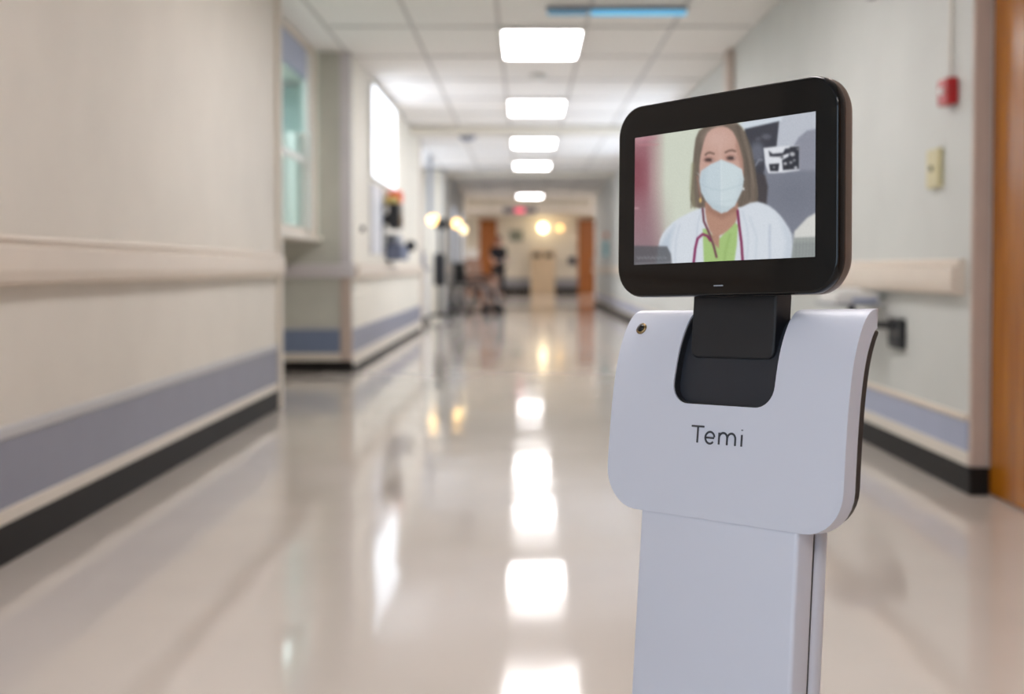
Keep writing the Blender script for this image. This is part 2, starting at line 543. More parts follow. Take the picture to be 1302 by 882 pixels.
# ---- lobby at the far end
wallbox('wall_end', -3.2, 3.4, 42, 42.1, 0, CEIL + 0.04, M_CREAM)
wallbox('wall_lobby_left', -3.3, -3.2, 30, 42, 0, CEIL + 0.04, M_CREAM)
wallbox('wall_lobby_right', 3.4, 3.5, 29, 42, 0, CEIL + 0.04, M_CREAM)
wallbox('wall_lobby_near_left', -3.2, -1.57, 29.9, 30, 0, CEIL + 0.04, M_CREAM)
wallbox('wall_lobby_near_right', 1.75, 3.4, 28.9, 29, 0, CEIL + 0.04, M_CREAM)
wallbox('trim_35', -3.2, 3.4, 41.98, 42, 0.12, 0.5, M_GREYP)
wallbox('baseboard_end', -3.2, 3.4, 41.97, 42, 0, 0.18, M_BLACK)
for k, (x0, x1, q) in enumerate(((-1.50, -0.92, 4), (1.78, 2.36, 5))):
    d = struct(empty('door_%d' % q, ((x0 + x1) / 2, 41.9, 0)))
    bx('door_leaf', x0, x1, 41.90, 41.965, 0.004, 2.45, M_REDWOOD, d)
    bx('handle', x1 - 0.10, x1 - 0.07, 41.86, 41.90, 0.95, 1.15, M_CHROME, d)

# ---- wall behind the camera; its unseen windows are added as the cool light's source
wb = wallbox('wall_back', -5, 1.85, -3.1, -3.0, 0, CEIL, M_WALLC)
w2 = struct(empty('unseen_window_2', (-1.85, -2.98, 0.45)))
bx('pane', -3.0, -0.7, -2.99, -2.98, 0.45, 2.45, M_GLASS, w2)
for x in (-3.0, -1.875, -0.75):
    bx('window_frame', x, x + 0.05, -2.98, -2.93, 0.45, 2.45, M_WHITE, w2)
for z in (0.42, 2.43):
    bx('window_frame', -3.0, -0.7, -2.98, -2.93, z, z + 0.04, M_WHITE, w2)
wallbox('wall_left_entry', -3.2, -3.05, -3.0, 1.0, 0, CEIL, M_WALL)
wallbox('wall_left_corner', -3.05, WL - 0.15, 0.9, 1.0, 0, CEIL, M_WALL)

# ================================================================== THE ROBOT
YAW, ROLL, LB, LH = [math.radians(a) for a in (-48.2, 1.8, 6.5, 2.4)]
RC = Vector((0.183, 1.1865, 0.8905))         # centre of the display


def fr(lean):
    return (Matrix.Rotation(YAW, 3, 'Z') @ Matrix.Rotation(-lean, 3, 'X') @ Matrix.Rotation(-ROLL, 3, 'Y'))


FB, FH = fr(LB), fr(LH)
foot = RC + FB @ Vector((0, 0.045, -0.88))
robot = empty('telepresence_robot', (foot.x, foot.y, 0), YAW)
tag(robot, 'white telepresence robot with a tilted black screen showing a masked doctor', 'robot')
INV = (Matrix.Translation(robot.location) @ Matrix.Rotation(YAW, 4, 'Z')).inverted()
XB = INV @ Matrix.Translation(RC) @ FB.to_4x4()
XH = INV @ Matrix.Translation(RC) @ FH.to_4x4()


def rrect(hw, hh, r, n=8, cx=0, cz=0):
    pts = []
    for sx, sz, a0 in ((1, 1, 0), (-1, 1, 90), (-1, -1, 180), (1, -1, 270)):
        for k in range(n + 1):
            a = math.radians(a0 + 90 * k / n)
            pts.append((cx + sx * (hw - r) + r * math.cos(a), cz + sz * (hh - r) + r * math.sin(a)))
    return pts


def loft_rr(levels, n=10):
    mb = MB()
    mb.loft([[(x, y, z) for x, z in rrect(hw, hh, r, n, 0, cz)] for (y, hw, hh, r, cz) in levels])
    return mb


# head: front glass with rounded rim, bronze-grey back shell
glassf = loft_rr([(0.0, .1295, .0935, .0285, 0), (0.0, .1296, .0936, .0286, 0), (0.0008, .1312, .0952, .030, 0), (0.003, .1322, .0962, .031, 0), (0.0075, .1326, .0966, .0314, 0),
                  (0.0100, .1322, .0962, .031, 0)]).build('screen_glass', M_BEZEL, robot, smooth=False, xf=XH)
glassf['label'] = 'glossy black glass front of the screen'
for p in glassf.data.polygons:
    p.use_smooth = len(p.vertices) == 4
back = loft_rr([(0.0095, .1318, .0958, .031, 0), (0.0105, .1326, .0966, .031, 0), (0.018, .1324, .0964, .031, 0), (0.0225, .1305, .0945, .031, 0), (0.028, .124, .088, .031, 0),
                (0.031, .112, .076, .031, 0), (0.034, .09, .055, .03, 0)]).build('screen_housing', M_BRONZE, robot, smooth=True, xf=XH)
MB().box(-.0055, .0055, -.0004, 0.0003, -.0875, -.0863).build('microphone_slot', M_GREYP, glassf, xf=XH)


# ---- the picture on the display: flat print, as colours of a fine mesh
def homog(src, dst):
    A = []
    for (x, y), (u, v) in zip(src, dst):
        A.append([x, y, 1, 0, 0, 0, -u * x, -u * y, -u])
        A.append([0, 0, 0, x, y, 1, -v * x, -v * y, -v])
    return np.linalg.svd(np.array(A))[2][-1].reshape(3, 3)


def picture(S, T):
    """colour of the video picture at display position (S across, T down), sketched in the units of a study drawing"""
    Hm = homog([(0, 0), (1, 0), (1, 1), (0, 1)], [(30, 197), (976, 40), (970, 805), (27, 845)])
    w = Hm[2, 0] * S + Hm[2, 1] * T + Hm[2, 2]
    X = (Hm[0, 0] * S + Hm[0, 1] * T + Hm[0, 2]) / w
    Y = (Hm[1, 0] * S + Hm[1, 1] * T + Hm[1, 2]) / w
    img = np.zeros(X.shape + (3,))

    def sm(d, e):
        return np.clip(0.5 - d / e, 0, 1)

    def mix(col, a):
        a = a[..., None]
        img[:] = img * (1 - a) + np.array(col, float) * a

    def ell(cx, cy, rx, ry, col, e=6, op=1.0):
        d = (np.hypot((X - cx) / rx, (Y - cy) / ry) - 1) * min(rx, ry)
        mix(col, sm(d, e) * op)

    def seg_d(px, py, qx, qy):
        dx, dy = qx - px, qy - py
        t = np.clip(((X - px) * dx + (Y - py) * dy) / (dx * dx + dy * dy + 1e-9), 0, 1)
        return np.hypot(X - px - t * dx, Y - py - t * dy)

    def poly(pts, col, e=6, op=1.0, smooth=0):
        for _ in range(smooth):
            q = []
            for a, b in zip(pts, pts[1:] + pts[:1]):
                q += [(a[0] * .75 + b[0] * .25, a[1] * .75 + b[1] * .25), (a[0] * .25 + b[0] * .75, a[1] * .25 + b[1] * .75)]
            pts = q
        d = np.full(X.shape, 1e9)
        ins = np.zeros(X.shape, bool)
        for (ax, ay), (bx_, by_) in zip(pts, pts[1:] + pts[:1]):
            d = np.minimum(d, seg_d(ax, ay, bx_, by_))
            if ay != by_:
                c = ((ay > Y) != (by_ > Y)) & (X < (bx_ - ax) * (Y - ay) / (by_ - ay) + ax)
                ins ^= c
        mix(col, sm(np.where(ins, -d, d), e) * op)

    def line(pts, wdt, col, e=5, op=1.0):
        d = np.full(X.shape, 1e9)
        for a, b in zip(pts, pts[1:]):
            d = np.minimum(d, seg_d(*a, *b))
        mix(col, sm(d - wdt / 2, e) * op)

    # background: red blur on the left, pale green wall, grey wall on the right
    img[:] = (216, 222, 206)
    mix((158, 104, 114), np.clip((190 - X) / 110, 0, 1))
    mix((140, 76, 88), np.clip((110 - X) / 60, 0, 1) * np.clip((Y - 250) / 80, 0, 1) * np.clip((560 - Y) / 120, 0, 1))
    mix((150, 122, 130), np.clip((Y - 430) / 330, 0, 1) * np.clip((240 - X) / 140, 0, 1))
    mix((196, 150, 158), np.clip((250 - Y) / 60, 0, 1) * np.clip((150 - X) / 90, 0, 1))
    line([(52, 232), (150, 228)], 4, (206, 130, 140), 6, .7)
    line([(60, 206), (140, 195)], 6, (206, 130, 150), 6, .5)
    line([(30, 556), (48, 556)], 5, (230, 200, 205), 6, .8)
    mix((132, 136, 150), np.clip((X - 585) / 40, 0, 1))
    poly([(570, 20), (1000, 20), (1000, 135), (930, 145), (885, 185), (850, 240), (700, 250), (600, 150)], (196, 201, 212), 10)
    poly([(850, 240), (885, 180), (930, 145), (1000, 128), (1000, 420), (850, 420)], (146, 149, 163), 14)
    poly([(565, 112), (800, 72), (790, 96), (600, 142)], (216, 226, 236), 8)
    poly([(598, 140), (780, 96), (766, 228), (700, 240), (705, 420), (640, 460), (612, 300)], (60, 62, 72), 7)
    ell(664, 262, 38, 52, (112, 116, 130), 30, .8)
    ell(712, 178, 24, 14, (104, 104, 116), 14, .8)
    ell(668, 190, 14, 9, (96, 96, 108), 10, .7)
    line([(655, 330), (672, 300), (690, 300)], 8, (150, 155, 168), 8, .8)
    poly([(700, 360), (1000, 350), (1000, 700), (840, 690), (740, 540), (700, 520)], (126, 130, 144), 20)
    ell(850, 480, 130, 90, (112, 116, 130), 120, .5)
    poly([(697, 238), (790, 228), (886, 222), (888, 352), (800, 366), (722, 370), (706, 320)], (232, 235, 242), 7)
    poly([(724, 252), (745, 268), (800, 262), (812, 240), (838, 236), (836, 262), (780, 282), (730, 282)], (52, 54, 64), 7)
    poly([(838, 230), (886, 226), (886, 345), (800, 352), (795, 300), (830, 280)], (46, 48, 58), 7)
    poly([(726, 322), (780, 318), (775, 358), (732, 358)], (40, 42, 52), 7)
    for (a, b, r, c) in ((850, 268, 14, 190), (812, 318, 9, 200), (842, 312, 8, 180), (868, 338, 8, 220), (824, 340, 7, 30),
                         (795, 285, 8, 90), (860, 300, 7, 160), (752, 338, 7, 150), (880, 240, 8, 120)):
        ell(a, b, r, r * .8, (c, c + 2, c + 8), 8)
    poly([(860, 672), (930, 600), (1000, 560), (1000, 730), (855, 730)], (222, 222, 218), 10)
    # hair behind
    poly([(640, 360), (705, 380), (720, 440), (712, 530), (640, 545)], (66, 62, 66), 14)
    poly([(345, 165), (400, 122), (470, 106), (548, 100), (592, 140), (622, 225), (648, 350), (672, 470), (655, 530), (575, 560),
          (380, 560), (312, 540), (322, 420), (330, 280)], (112, 99, 88), 9, 1, 1)
    line([(330, 330), (322, 450), (330, 540)], 22, (150, 148, 116), 16, .7)
    line([(560, 130), (600, 250), (622, 400), (625, 500)], 14, (84, 74, 68), 14, .6)
    line([(575, 150), (622, 300), (648, 440)], 9, (140, 126, 112), 10, .6)
    line([(370, 170), (345, 280), (345, 420)], 10, (86, 76, 68), 12, .6)
    rs = np.random.RandomState(3)
    for k in range(34):                     # strands
        t = rs.rand()
        if k % 2:
            x0, x1, x2 = 562 + 40 * t, 596 + 62 * t, 578 + 96 * t
            pts = [(x0, 135 + 20 * t), ((x0 + x1) / 2 + 6, 240), (x1, 350), (x2, 470 + 60 * rs.rand()), (x2 - 12, 545)]
        else:
            x0, x1, x2 = 392 - 40 * t, 362 - 34 * t, 388 - 72 * t
            pts = [(x0, 150 + 20 * t), (x1 + 6, 260), (x1, 380), (x2, 500), (x2 - 3, 535 + 25 * rs.rand())]
        c = rs.randint(78, 146)
        line(pts, 3 + 3 * rs.rand(), (c, c * .9, c * .8), 5, .45)
    # coat
    poly([(140, 900), (150, 735), (178, 672), (240, 612), (340, 562), (395, 548), (560, 556), (648, 514), (712, 530), (775, 575),
          (822, 640), (852, 700), (850, 900)], (222, 229, 238), 9, 1, 1)
    poly([(150, 760), (190, 690), (235, 640), (215, 720), (205, 850), (140, 850)], (186, 200, 216), 26, .7)
    line([(730, 640), (728, 740), (730, 830)], 8, (176, 186, 206), 12, .7)
    line([(260, 640), (240, 720), (236, 830)], 7, (196, 206, 220), 12, .7)
    line([(625, 600), (660, 700), (655, 820)], 9, (202, 212, 224), 14, .7)
    line([(850, 690), (858, 830)], 10, (190, 196, 200), 12, .5)
    # shirt, neck, face
    poly([(378, 660), (400, 660), (455, 720), (545, 625), (562, 640), (556, 740), (540, 850), (385, 850)], (170, 202, 126), 8)
    line([(520, 690), (500, 760), (490, 830)], 10, (146, 178, 100), 14, .6)
    poly([(390, 500), (560, 500), (562, 610), (520, 660), (466, 700), (420, 690), (392, 600)], (186, 142, 122), 8, 1, 1)
    poly([(392, 520), (560, 520), (555, 570), (475, 610), (400, 570)], (150, 108, 92), 24, .6)
    poly([(420, 690), (466, 690), (462, 760), (440, 740)], (180, 138, 118), 8)
    poly([(384, 205), (410, 150), (470, 124), (525, 140), (556, 190), (584, 290), (592, 380), (570, 500), (480, 560), (400, 520),
          (360, 420), (360, 310)], (206, 166, 152), 8, 1, 1)
    ell(455, 195, 60, 45, (218, 182, 170), 60, .7)
    poly([(555, 190), (590, 300), (592, 400), (572, 330), (548, 230)], (170, 128, 112), 16, .7)
    line([(392, 278), (402, 269), (416, 266), (437, 272)], 8, (92, 68, 60), 6, .9)
    line([(496, 264), (512, 256), (530, 252), (548, 257)], 8, (92, 68, 60), 6, .9)
    ell(410, 303, 28, 16, (166, 122, 112), 14, .8)
    ell(524, 292, 28, 16, (166, 122, 112), 14, .8)
    ell(409, 304, 20, 8, (74, 56, 54), 7)
    ell(524, 293, 20, 9, (74, 56, 54), 7)
    ell(430, 304, 5, 5, (190, 170, 165), 5, .8)
    ell(543, 292, 5, 5, (190, 170, 165), 5, .8)
    line([(468, 230), (470, 300)], 10, (222, 186, 174), 16, .5)
    # ears and hair edges, earrings
    line([(350, 390), (362, 470), (372, 520)], 8, (170, 120, 104), 8, .7)
    ell(366, 513, 6, 12, (226, 196, 120), 5)
    ell(591, 452, 5, 7, (236, 236, 236), 5)
    # mask
    msk = [(474, 302), (535, 322), (582, 350), (592, 400), (584, 456), (545, 540), (505, 572), (474, 579), (430, 556), (392, 512), (370, 470),
           (361, 412), (370, 362), (420, 326)]
    poly(msk, (204, 219, 227), 6)
    poly([(474, 302), (582, 350), (592, 400), (584, 456), (545, 540), (476, 579)], (212, 226, 231), 6)
    line([(474, 306), (476, 574)], 6, (226, 236, 240), 5, .8)
    line([(372, 432), (420, 452), (474, 462), (530, 448), (584, 428)], 4, (182, 200, 210), 6, .8)
    line([(400, 505), (440, 520), (474, 520), (520, 515), (556, 505)], 4, (190, 206, 214), 6, .6)
    poly([(392, 512), (430, 556), (474, 579), (545, 540), (500, 545), (440, 530)], (184, 200, 208), 14, .5)
    poly([(361, 400), (372, 365), (400, 345), (392, 430), (410, 520), (372, 470)], (186, 202, 213), 26, .55)
    poly([(592, 400), (584, 456), (545, 540), (560, 450), (570, 380)], (196, 210, 219), 22, .5)
    line([(362, 385), (350, 372)], 3, (225, 232, 236), 4, .8)
    line([(588, 450), (596, 456)], 3, (225, 232, 236), 4, .8)
    # coat collar and folds
    line([(372, 556), (352, 640), (345, 730), (340, 830)], 6, (188, 198, 214), 10, .6)
    line([(585, 570), (610, 650), (616, 740), (606, 830)], 7, (194, 204, 218), 12, .6)
    poly([(780, 600), (830, 660), (850, 720), (845, 830), (800, 830), (815, 720)], (196, 206, 220), 30, .55)
    # stethoscope
    line([(378, 556), (384, 620), (415, 690), (436, 750), (450, 805)], 11, (112, 66, 78), 5)
    line([(330, 850), (340, 760), (352, 710), (378, 688), (402, 696), (418, 720)], 12, (132, 42, 88), 5)
    line([(560, 566), (568, 640), (580, 730), (588, 850)], 13, (128, 44, 82), 5)
    # panels at the bottom corners
    poly([(0, 746), (195, 750), (215, 790), (225, 900), (0, 900)], (84, 86, 92), 10, .82)
    for k in range(24):
        x = 40 + k * 6.6
        ell(x, 806 + (k % 3) * 3, 3.2, 6, (150, 152, 158), 4, .35 + .4 * ((k * 7) % 5) / 5)
    line([(35, 838), (215, 830)], 5, (170, 172, 176), 6, .5)
    poly([(858, 706), (1000, 700), (1000, 830), (840, 830)], (138, 144, 142), 10, .85)
    for k in range(7):
        line([(865 + k * 17, 704), (858 + k * 18, 808)], 3, (196, 204, 196), 4, .5)
        line([(850, 722 + k * 14), (976, 716 + k * 14)], 3, (196, 204, 196), 4, .45)
    for _ in range(2):                      # soft, like a video picture
        for ax in (0, 1):
            p = np.pad(img, [(1, 1) if a == ax else (0, 0) for a in range(3)], mode='edge')
            img = (np.take(p, range(0, img.shape[ax]), ax) + 2 * np.take(p, range(1, img.shape[ax] + 1), ax) + np.take(p, range(2, img.shape[ax] + 2), ax)) / 4
    img = img + np.random.RandomState(5).normal(0, 2.2, img.shape[:2])[..., None]
    return np.clip(img * .96 + 6, 0, 255)


DW, DH = 0.2165, 0.1278
NX, NY = 300, 180
S, T = np.meshgrid(np.linspace(0, 1, NX), np.linspace(0, 1, NY))
rgb = picture(S, T) / 255.0
rgbl = np.where(rgb <= 0.04045, rgb / 12.92, ((rgb + 0.055) / 1.055) ** 2.4)
me = bpy.data.meshes.new('display')
vv = np.stack([(S - .5) * DW, np.full_like(S, -0.0004), (.5 - T) * DH], -1).reshape(-1, 3)
idx = np.arange(NX * NY).reshape(NY, NX)
ff = np.stack([idx[:-1, :-1], idx[1:, :-1], idx[1:, 1:], idx[:-1, 1:]], -1).reshape(-1, 4)
vv4 = (np.array(XH) @ np.concatenate([vv, np.ones((len(vv), 1))], 1).T).T[:, :3]
me.from_pydata(vv4.tolist(), [], ff.tolist())
ca = me.color_attributes.new('picture', 'FLOAT_COLOR', 'POINT')
ca.data.foreach_set('color', np.concatenate([rgbl.reshape(-1, 3), np.ones((NX * NY, 1))], 1).astype(np.float32).ravel())
md = bpy.data.materials.new('lit_display')
md.use_nodes = True
b = md.node_tree.nodes['Principled BSDF']
at = md.node_tree.nodes.new('ShaderNodeAttribute')
at.attribute_name = 'picture'
md.node_tree.links.new(at.outputs['Color'], b.inputs['Emission Color'])
b.inputs['Emission Strength'].default_value = 0.585
b.inputs['Base Color'].default_value = (0.01, 0.01, 0.01, 1)
b.inputs['Roughness'].default_value = 0.08
b.inputs['Specular IOR Level'].default_value = 0.3
me.materials.append(md)
disp = bpy.data.objects.new('display', me)
COL.objects.link(disp)
disp.parent = glassf
disp['label'] = 'lit video picture of a masked doctor with a stethoscope'

# ---- torso: curved white shield with a U-shaped notch for the neck
prof = [(.0665, -.1085), (.061, -.1052), (.055, -.1045), (.046, -.1075), (.038, -.115), (.031, -.128), (.0245, -.146), (.0200, -.170), (.0172, -.200),
        (.0162, -.235), (.0160, -.270), (.0172, -.306)]
for _ in range(3):
    q = [prof[0]]
    for a, b2 in zip(prof, prof[1:]):
        q += [(a[0] * .75 + b2[0] * .25, a[1] * .75 + b2[1] * .25), (a[0] * .25 + b2[0] * .75, a[1] * .25 + b2[1] * .75)]
    prof = q + [prof[-1]]
PA = np.array(prof)
PS = np.concatenate([[0], np.cumsum(np.hypot(*np.diff(PA, axis=0).T))])
SEND = PS[-1]


def s_of_v(v):
    k = int(np.argmin(PA[:, 1] * 0 + np.where(PS > 0.03, np.abs(PA[:, 1] - v), 9)))
    return PS[k]


def on_prof(s, off=0.0):
    y = np.interp(s, PS, PA[:, 0])
    v = np.interp(s, PS, PA[:, 1])
    e = 0.002
    ty = np.interp(s + e, PS, PA[:, 0]) - np.interp(s - e, PS, PA[:, 0])
    tv = np.interp(s + e, PS, PA[:, 1]) - np.interp(s - e, PS, PA[:, 1])
    L = math.hypot(ty, tv) or 1
    ny, nv = -tv / L, ty / L            # points inwards (to the back)
    if ny < 0 and nv > 0:
        ny, nv = -ny, -nv
    return y + ny * off, v + nv * off


def arc(cx, cs, r, a0, a1, n=8):
    return [(cx + r * math.cos(math.radians(a0 + (a1 - a0) * k / n)), cs + r * math.sin(math.radians(a0 + (a1 - a0) * k / n))) for k in range(n + 1)]


def shell(outline, off, thick, name, m, parent, bevel, bseg=4, ymax=None):
    """outline in (u, s); s runs down the profile.  Bent over the profile, then given thickness to the back."""
    bm = bmesh.new()
    vs = [bm.verts.new((u, 0, -s)) for u, s in outline]
    bm.faces.new(vs)
    ss = sorted(set([0.004 * k for k in range(1, 22)] + [0.084 + 0.012 * k for k in range(16)]))
    smin, smax = min(s for _, s in outline), max(s for _, s in outline)
    for s in ss:
        if smin + 1e-4 < s < smax - 1e-4:
            bmesh.ops.bisect_plane(bm, geom=bm.verts[:] + bm.edges[:] + bm.faces[:], plane_co=(0, 0, -s), plane_no=(0, 0, 1), dist=1e-6)
    top = {}
    for v in list(bm.verts):
        top[v] = (v.co.x, -v.co.z)
    faces = list(bm.faces)
    # back copy
    cp = {}
    for v, (u, s) in top.items():
        y, vv_ = on_prof(s, off)
        v.co = Vector((u, y, vv_))
        if ymax is None:
            y, vv_ = on_prof(s, off + thick)
        else:
            y = max(y + 0.002, min(y + thick, ymax))
        cp[v] = bm.verts.new((u, y, vv_))
    edges = [e for e in bm.edges if len(e.link_faces) == 1]
    for f in faces:
        bm.faces.new([cp[v] for v in reversed(f.verts)])
    for e in edges:
        a, b3 = e.verts
        bm.faces.new((a, b3, cp[b3], cp[a]))
    bmesh.ops.recalc_face_normals(bm, faces=bm.faces)
    mb = MB()
    mb.bm.free()
    mb.bm = bm
    o = mb.build(name, m, parent, bevel, bseg, smooth=True, xf=XB)
    o.modifiers['bevel'].angle_limit = math.radians(55)
    o.modifiers['bevel'].harden_normals = True
    return o


HWT, RB, RT = 0.140, 0.040, 0.014
NW = 0.0605                                   # half width of the notch
sb = s_of_v(-.1985)
out = []
out += [(-HWT, SEND - RB)] + [(x, s) for x, s in arc(-HWT + RB, SEND - RB, RB, 180, 90)][1:]
out += [(x, s) for x, s in arc(HWT - RB, SEND - RB, RB, 90, 0)]
out += [(x, s) for x, s in arc(HWT - RT, RT, RT, 0, -90)]
out += [(NW + 0.004, 0), (NW, 0.02)] + arc(NW - 0.020, sb - 0.020, 0.020, 0, 90) + arc(-NW + 0.020, sb - 0.020, 0.020, 90, 180) + [(-NW, 0.02), (-NW - 0.004, 0)]
out += [(x, s) for x, s in arc(-HWT + RT, RT, RT, 270, 180)]
torso = shell(out, 0, 0.0175, 'torso_shell', M_ROBOT, robot, 0.0058, 5)
torso['label'] = 'curved white chest shell with a notch for the neck'
hb, rb, rt = HWT - 0.0045, 0.038, 0.014
bo = [(-hb, SEND - .004 - rb)] + arc(-hb + rb, SEND - .004 - rb, rb, 180, 90)[1:] + arc(hb - rb, SEND - .004 - rb, rb, 90, 0) + \
    arc(hb - rt, 0.022 + rt, rt, 0, -90) + arc(-hb + rt, 0.022 + rt, rt, 270, 180)
bo2 = []
tb = shell(bo, 0.0165, 0.015, 'torso_back', M_BROWN, robot, 0.004, 3, 0.0690)
tb['label'] = 'dark brown glossy back cover'
rp = [(-.0665, sb + .006), (.0665, sb + .006), (.0665, 0.012), (-.0665, 0.012)]
rec = shell(rp, 0.0085, 0.004, 'neck_recess', M_CHAR, robot, 0.001, 1)
rec['label'] = 'charcoal panel inside the chest notch'
nl = 0.0012
gap_o = [(NW + 0.004, 0.004), (NW, 0.02)] + arc(NW - 0.020, sb - 0.020, 0.020, 0, 90) + arc(-NW + 0.020, sb - 0.020, 0.020, 90, 180) + [(-NW, 0.02), (-NW - 0.004, 0.004)]
gap_i = [(NW + 0.004 - nl, 0.004), (NW - nl, 0.02)] + arc(NW - 0.020, sb - 0.020, 0.020 - nl, 0, 90) + arc(-NW + 0.020, sb - 0.020, 0.020 - nl, 90, 180) + [(-NW + nl, 0.02), (-NW - 0.004 + nl, 0.004)]
shell(gap_o + gap_i[::-1], 0.0016, 0.014, 'notch_shadow', M_BLKP, robot, 0.0002, 1)  # black strip in place of the shadow in the gap around the notch
# neck
nk = MB()
levels = []
for y, z in ((.0305, -.1535), (.0300, -.145), (.0300, -.12), (.0305, -.09), (.031, -.06), (.031, -.03)):
    levels.append((y, z))
hwn = 0.0500
pts = [(-hwn + .008, -.1535), (hwn - .008, -.1535)]
ol = [(-hwn, -.02), (-hwn, -.1455)] + [(-hwn + .008 + .008 * math.cos(a), -.1455 + .008 * math.sin(a)) for a in (math.radians(t) for t in (200, 225, 250, 270))] + \
    [(hwn - .008 + .008 * math.cos(a), -.1455 + .008 * math.sin(a)) for a in (math.radians(t) for t in (270, 290, 315, 340))] + [(hwn, -.1455), (hwn, -.02)]
nk.prism([(x, .0295, z) for x, z in ol], (0, .024, 0))
neck = nk.build('neck', M_NECK, robot, 0.002, 3, xf=XB)
MB().cyl((-.040, .046, -.035), (.040, .046, -.035), .012).build('tilt_hinge', M_DARKM, neck, xf=XB)
# camera lens on the shoulder of the shell
y, v = on_prof(s_of_v(-.1255))
y2, v2 = on_prof(s_of_v(-.1255), -0.004)
p0, p1 = Vector((-.1185, y, v)), Vector((-.1185, y2, v2))
dirn = (p1 - p0).normalized()
ln = MB()
ln.tube([p0 - dirn * .002, p0 + dirn * .0012, p0 + dirn * .0018], [.0062, .0062, .0052], 20)
lens = ln.build('camera_ring', mat('gold_ring', (150, 128, 92), 0.25, metal=0.8, var=0.02), torso, smooth=True, xf=XB)
MB().tube([p0 + dirn * .0005, p0 + dirn * .0026, p0 + dirn * .0034], [.0044, .004, .0015], 18).build('camera_lens', M_BEZEL, torso, smooth=True, xf=XB)


# ---- the name on the chest, thin round strokes
def stroke(mb, pts, r=0.00105):
    P = []
    for x, z in pts:
        yy = np.interp(z, PA[::-1, 1][:400], PA[::-1, 0][:400])
        P.append((x, yy - 0.0001, z))
    mb.tube(P, r, 6)


def arc2(cx, cz, rx, rz, a0, a1, n=12):
    return [(cx + rx * math.cos(math.radians(a0 + (a1 - a0) * k / n)), cz + rz * math.sin(math.radians(a0 + (a1 - a0) * k / n))) for k in range(n + 1)]


TX, TZ = -0.0315, -0.2350                     # left end and baseline
letters = []
letters.append([[(0, .0155), (.0150, .0155)], [(.0075, .0155), (.0075, 0)]])                                    # T
ex = .0225
letters.append([[(ex - .0052, .0056), (ex + .0052, .0056)] + arc2(ex, .0056, .0055, .0055, 8, 318, 16)])       # e
mx = .0335
letters.append([[(mx, 0), (mx, .0111)], [(mx, .006)] + arc2(mx + .0048, .0062, .0048, .0049, 175, 0, 10) + [(mx + .0096, 0)],
                [(mx + .0096, .006)] + arc2(mx + .0144, .0062, .0048, .0049, 175, 0, 10) + [(mx + .0192, 0)]])  # m
ix = .0600
letters.append([[(ix, 0), (ix, .0108)], [(ix, .0146), (ix, .0154)]])                                            # i
M_INK = mat('dark_grey_print', (52, 54, 60), 0.45, var=0.0)
for strokes in letters:
    lm = MB()
    for st in strokes:
        stroke(lm, [(TX + x, TZ + z) for x, z in st])
    lm.build('letter', M_INK, torso, xf=XB)

# ---- column, seam and base
CW, CF = 0.0935, 0.0185
colm = MB()
rings = []
VTOP, VBOT = -0.29, -0.80


def col_ring(v, hw, y0, y1, r):
    return [(x, (y0 + y1) / 2 + yy, v) for x, yy in rrect(hw, (y1 - y0) / 2, r, 5)]


c_front = MB().loft([col_ring(v, CW, CF, CF + 0.0265, 0.004) for v in (VTOP, -.45, -.6, VBOT)]).build('column', M_ROBOT, robot, smooth=False, xf=XB)
for p in c_front.data.polygons:
    p.use_smooth = True
c_front['label'] = 'flat white column'
md_ = c_front.modifiers.new('es', 'EDGE_SPLIT')
md_.split_angle = math.radians(35)
c_back = MB().loft([col_ring(v, CW, CF + 0.0278, CF + 0.052, 0.010) for v in (VTOP, -.45, -.6, VBOT)]).build('column_back', M_ROBOT, robot, smooth=True, xf=XB)
MB().loft([col_ring(v, CW - .0015, CF + 0.0255, CF + 0.0288, 0.001) for v in (VTOP, VBOT)]).build('seam', M_INK, c_front, xf=XB)
# base, in the robot's own floor frame (y = back)
bs = MB()
lv = [(0.02, .135, .150, .10), (0.03, .150, .168, .11), (0.07, .155, .172, .11), (0.10, .140, .150, .10), (0.125, .112, .095, .06)]
bs.loft([[(x, yy + 0.0, z) for x, yy in rrect(hx, hy, r, 8)] for z, hx, hy, r in lv])
base = bs.build('base', M_ROBOT, robot, smooth=True)
for sx in (-1, 1):
    MB().cyl((sx * .110, 0.02, .045), (sx * .140, 0.02, .045), .045, seg=24).build('wheel', M_BLKP, robot)
MB().cyl((-.012, -.12, .022), (.012, -.12, .022), .022, seg=20).build('caster', M_BLKP, robot)

# ================================================================== THINGS ON THE RIGHT WALL
# fire alarm pull with its conduit
fa = empty('fire_alarm', (WR, 4.77, 1.44))
tag(fa, 'small red fire alarm box on the pale wall above the light switch', 'fire alarm')
MB().box(-.045, 0, -.055, .055, -.005, .095).build('body', M_RED, fa, 0.008)
MB().box(-.052, -.045, -.022, .022, .035, .06).build('pull_bar', M_WHITE, fa, 0.003)
MB().cyl((-.012, 0, .09), (-.012, 0, CEIL - 1.446), .007, seg=8).build('conduit', M_TRIMW, fa)
# switch
sw = empty('light_switch', (WR, 4.95, 1.135))
tag(sw, 'ivory key switch plate on the pale wall below the red alarm', 'switch')
MB().box(-.022, 0, -.070, .070, 0, .152).build('plate', M_IVORY, sw, 0.005)
MB().cyl((-.022, 0, .076), (-.030, 0, .076), .011, seg=14).build('key_lock', M_DARKM, sw)
for z in (.02, .132):
    MB().cyl((-.0215, 0, z), (-.0235, 0, z), .004, seg=8).build('screw', M_CHROME, sw)
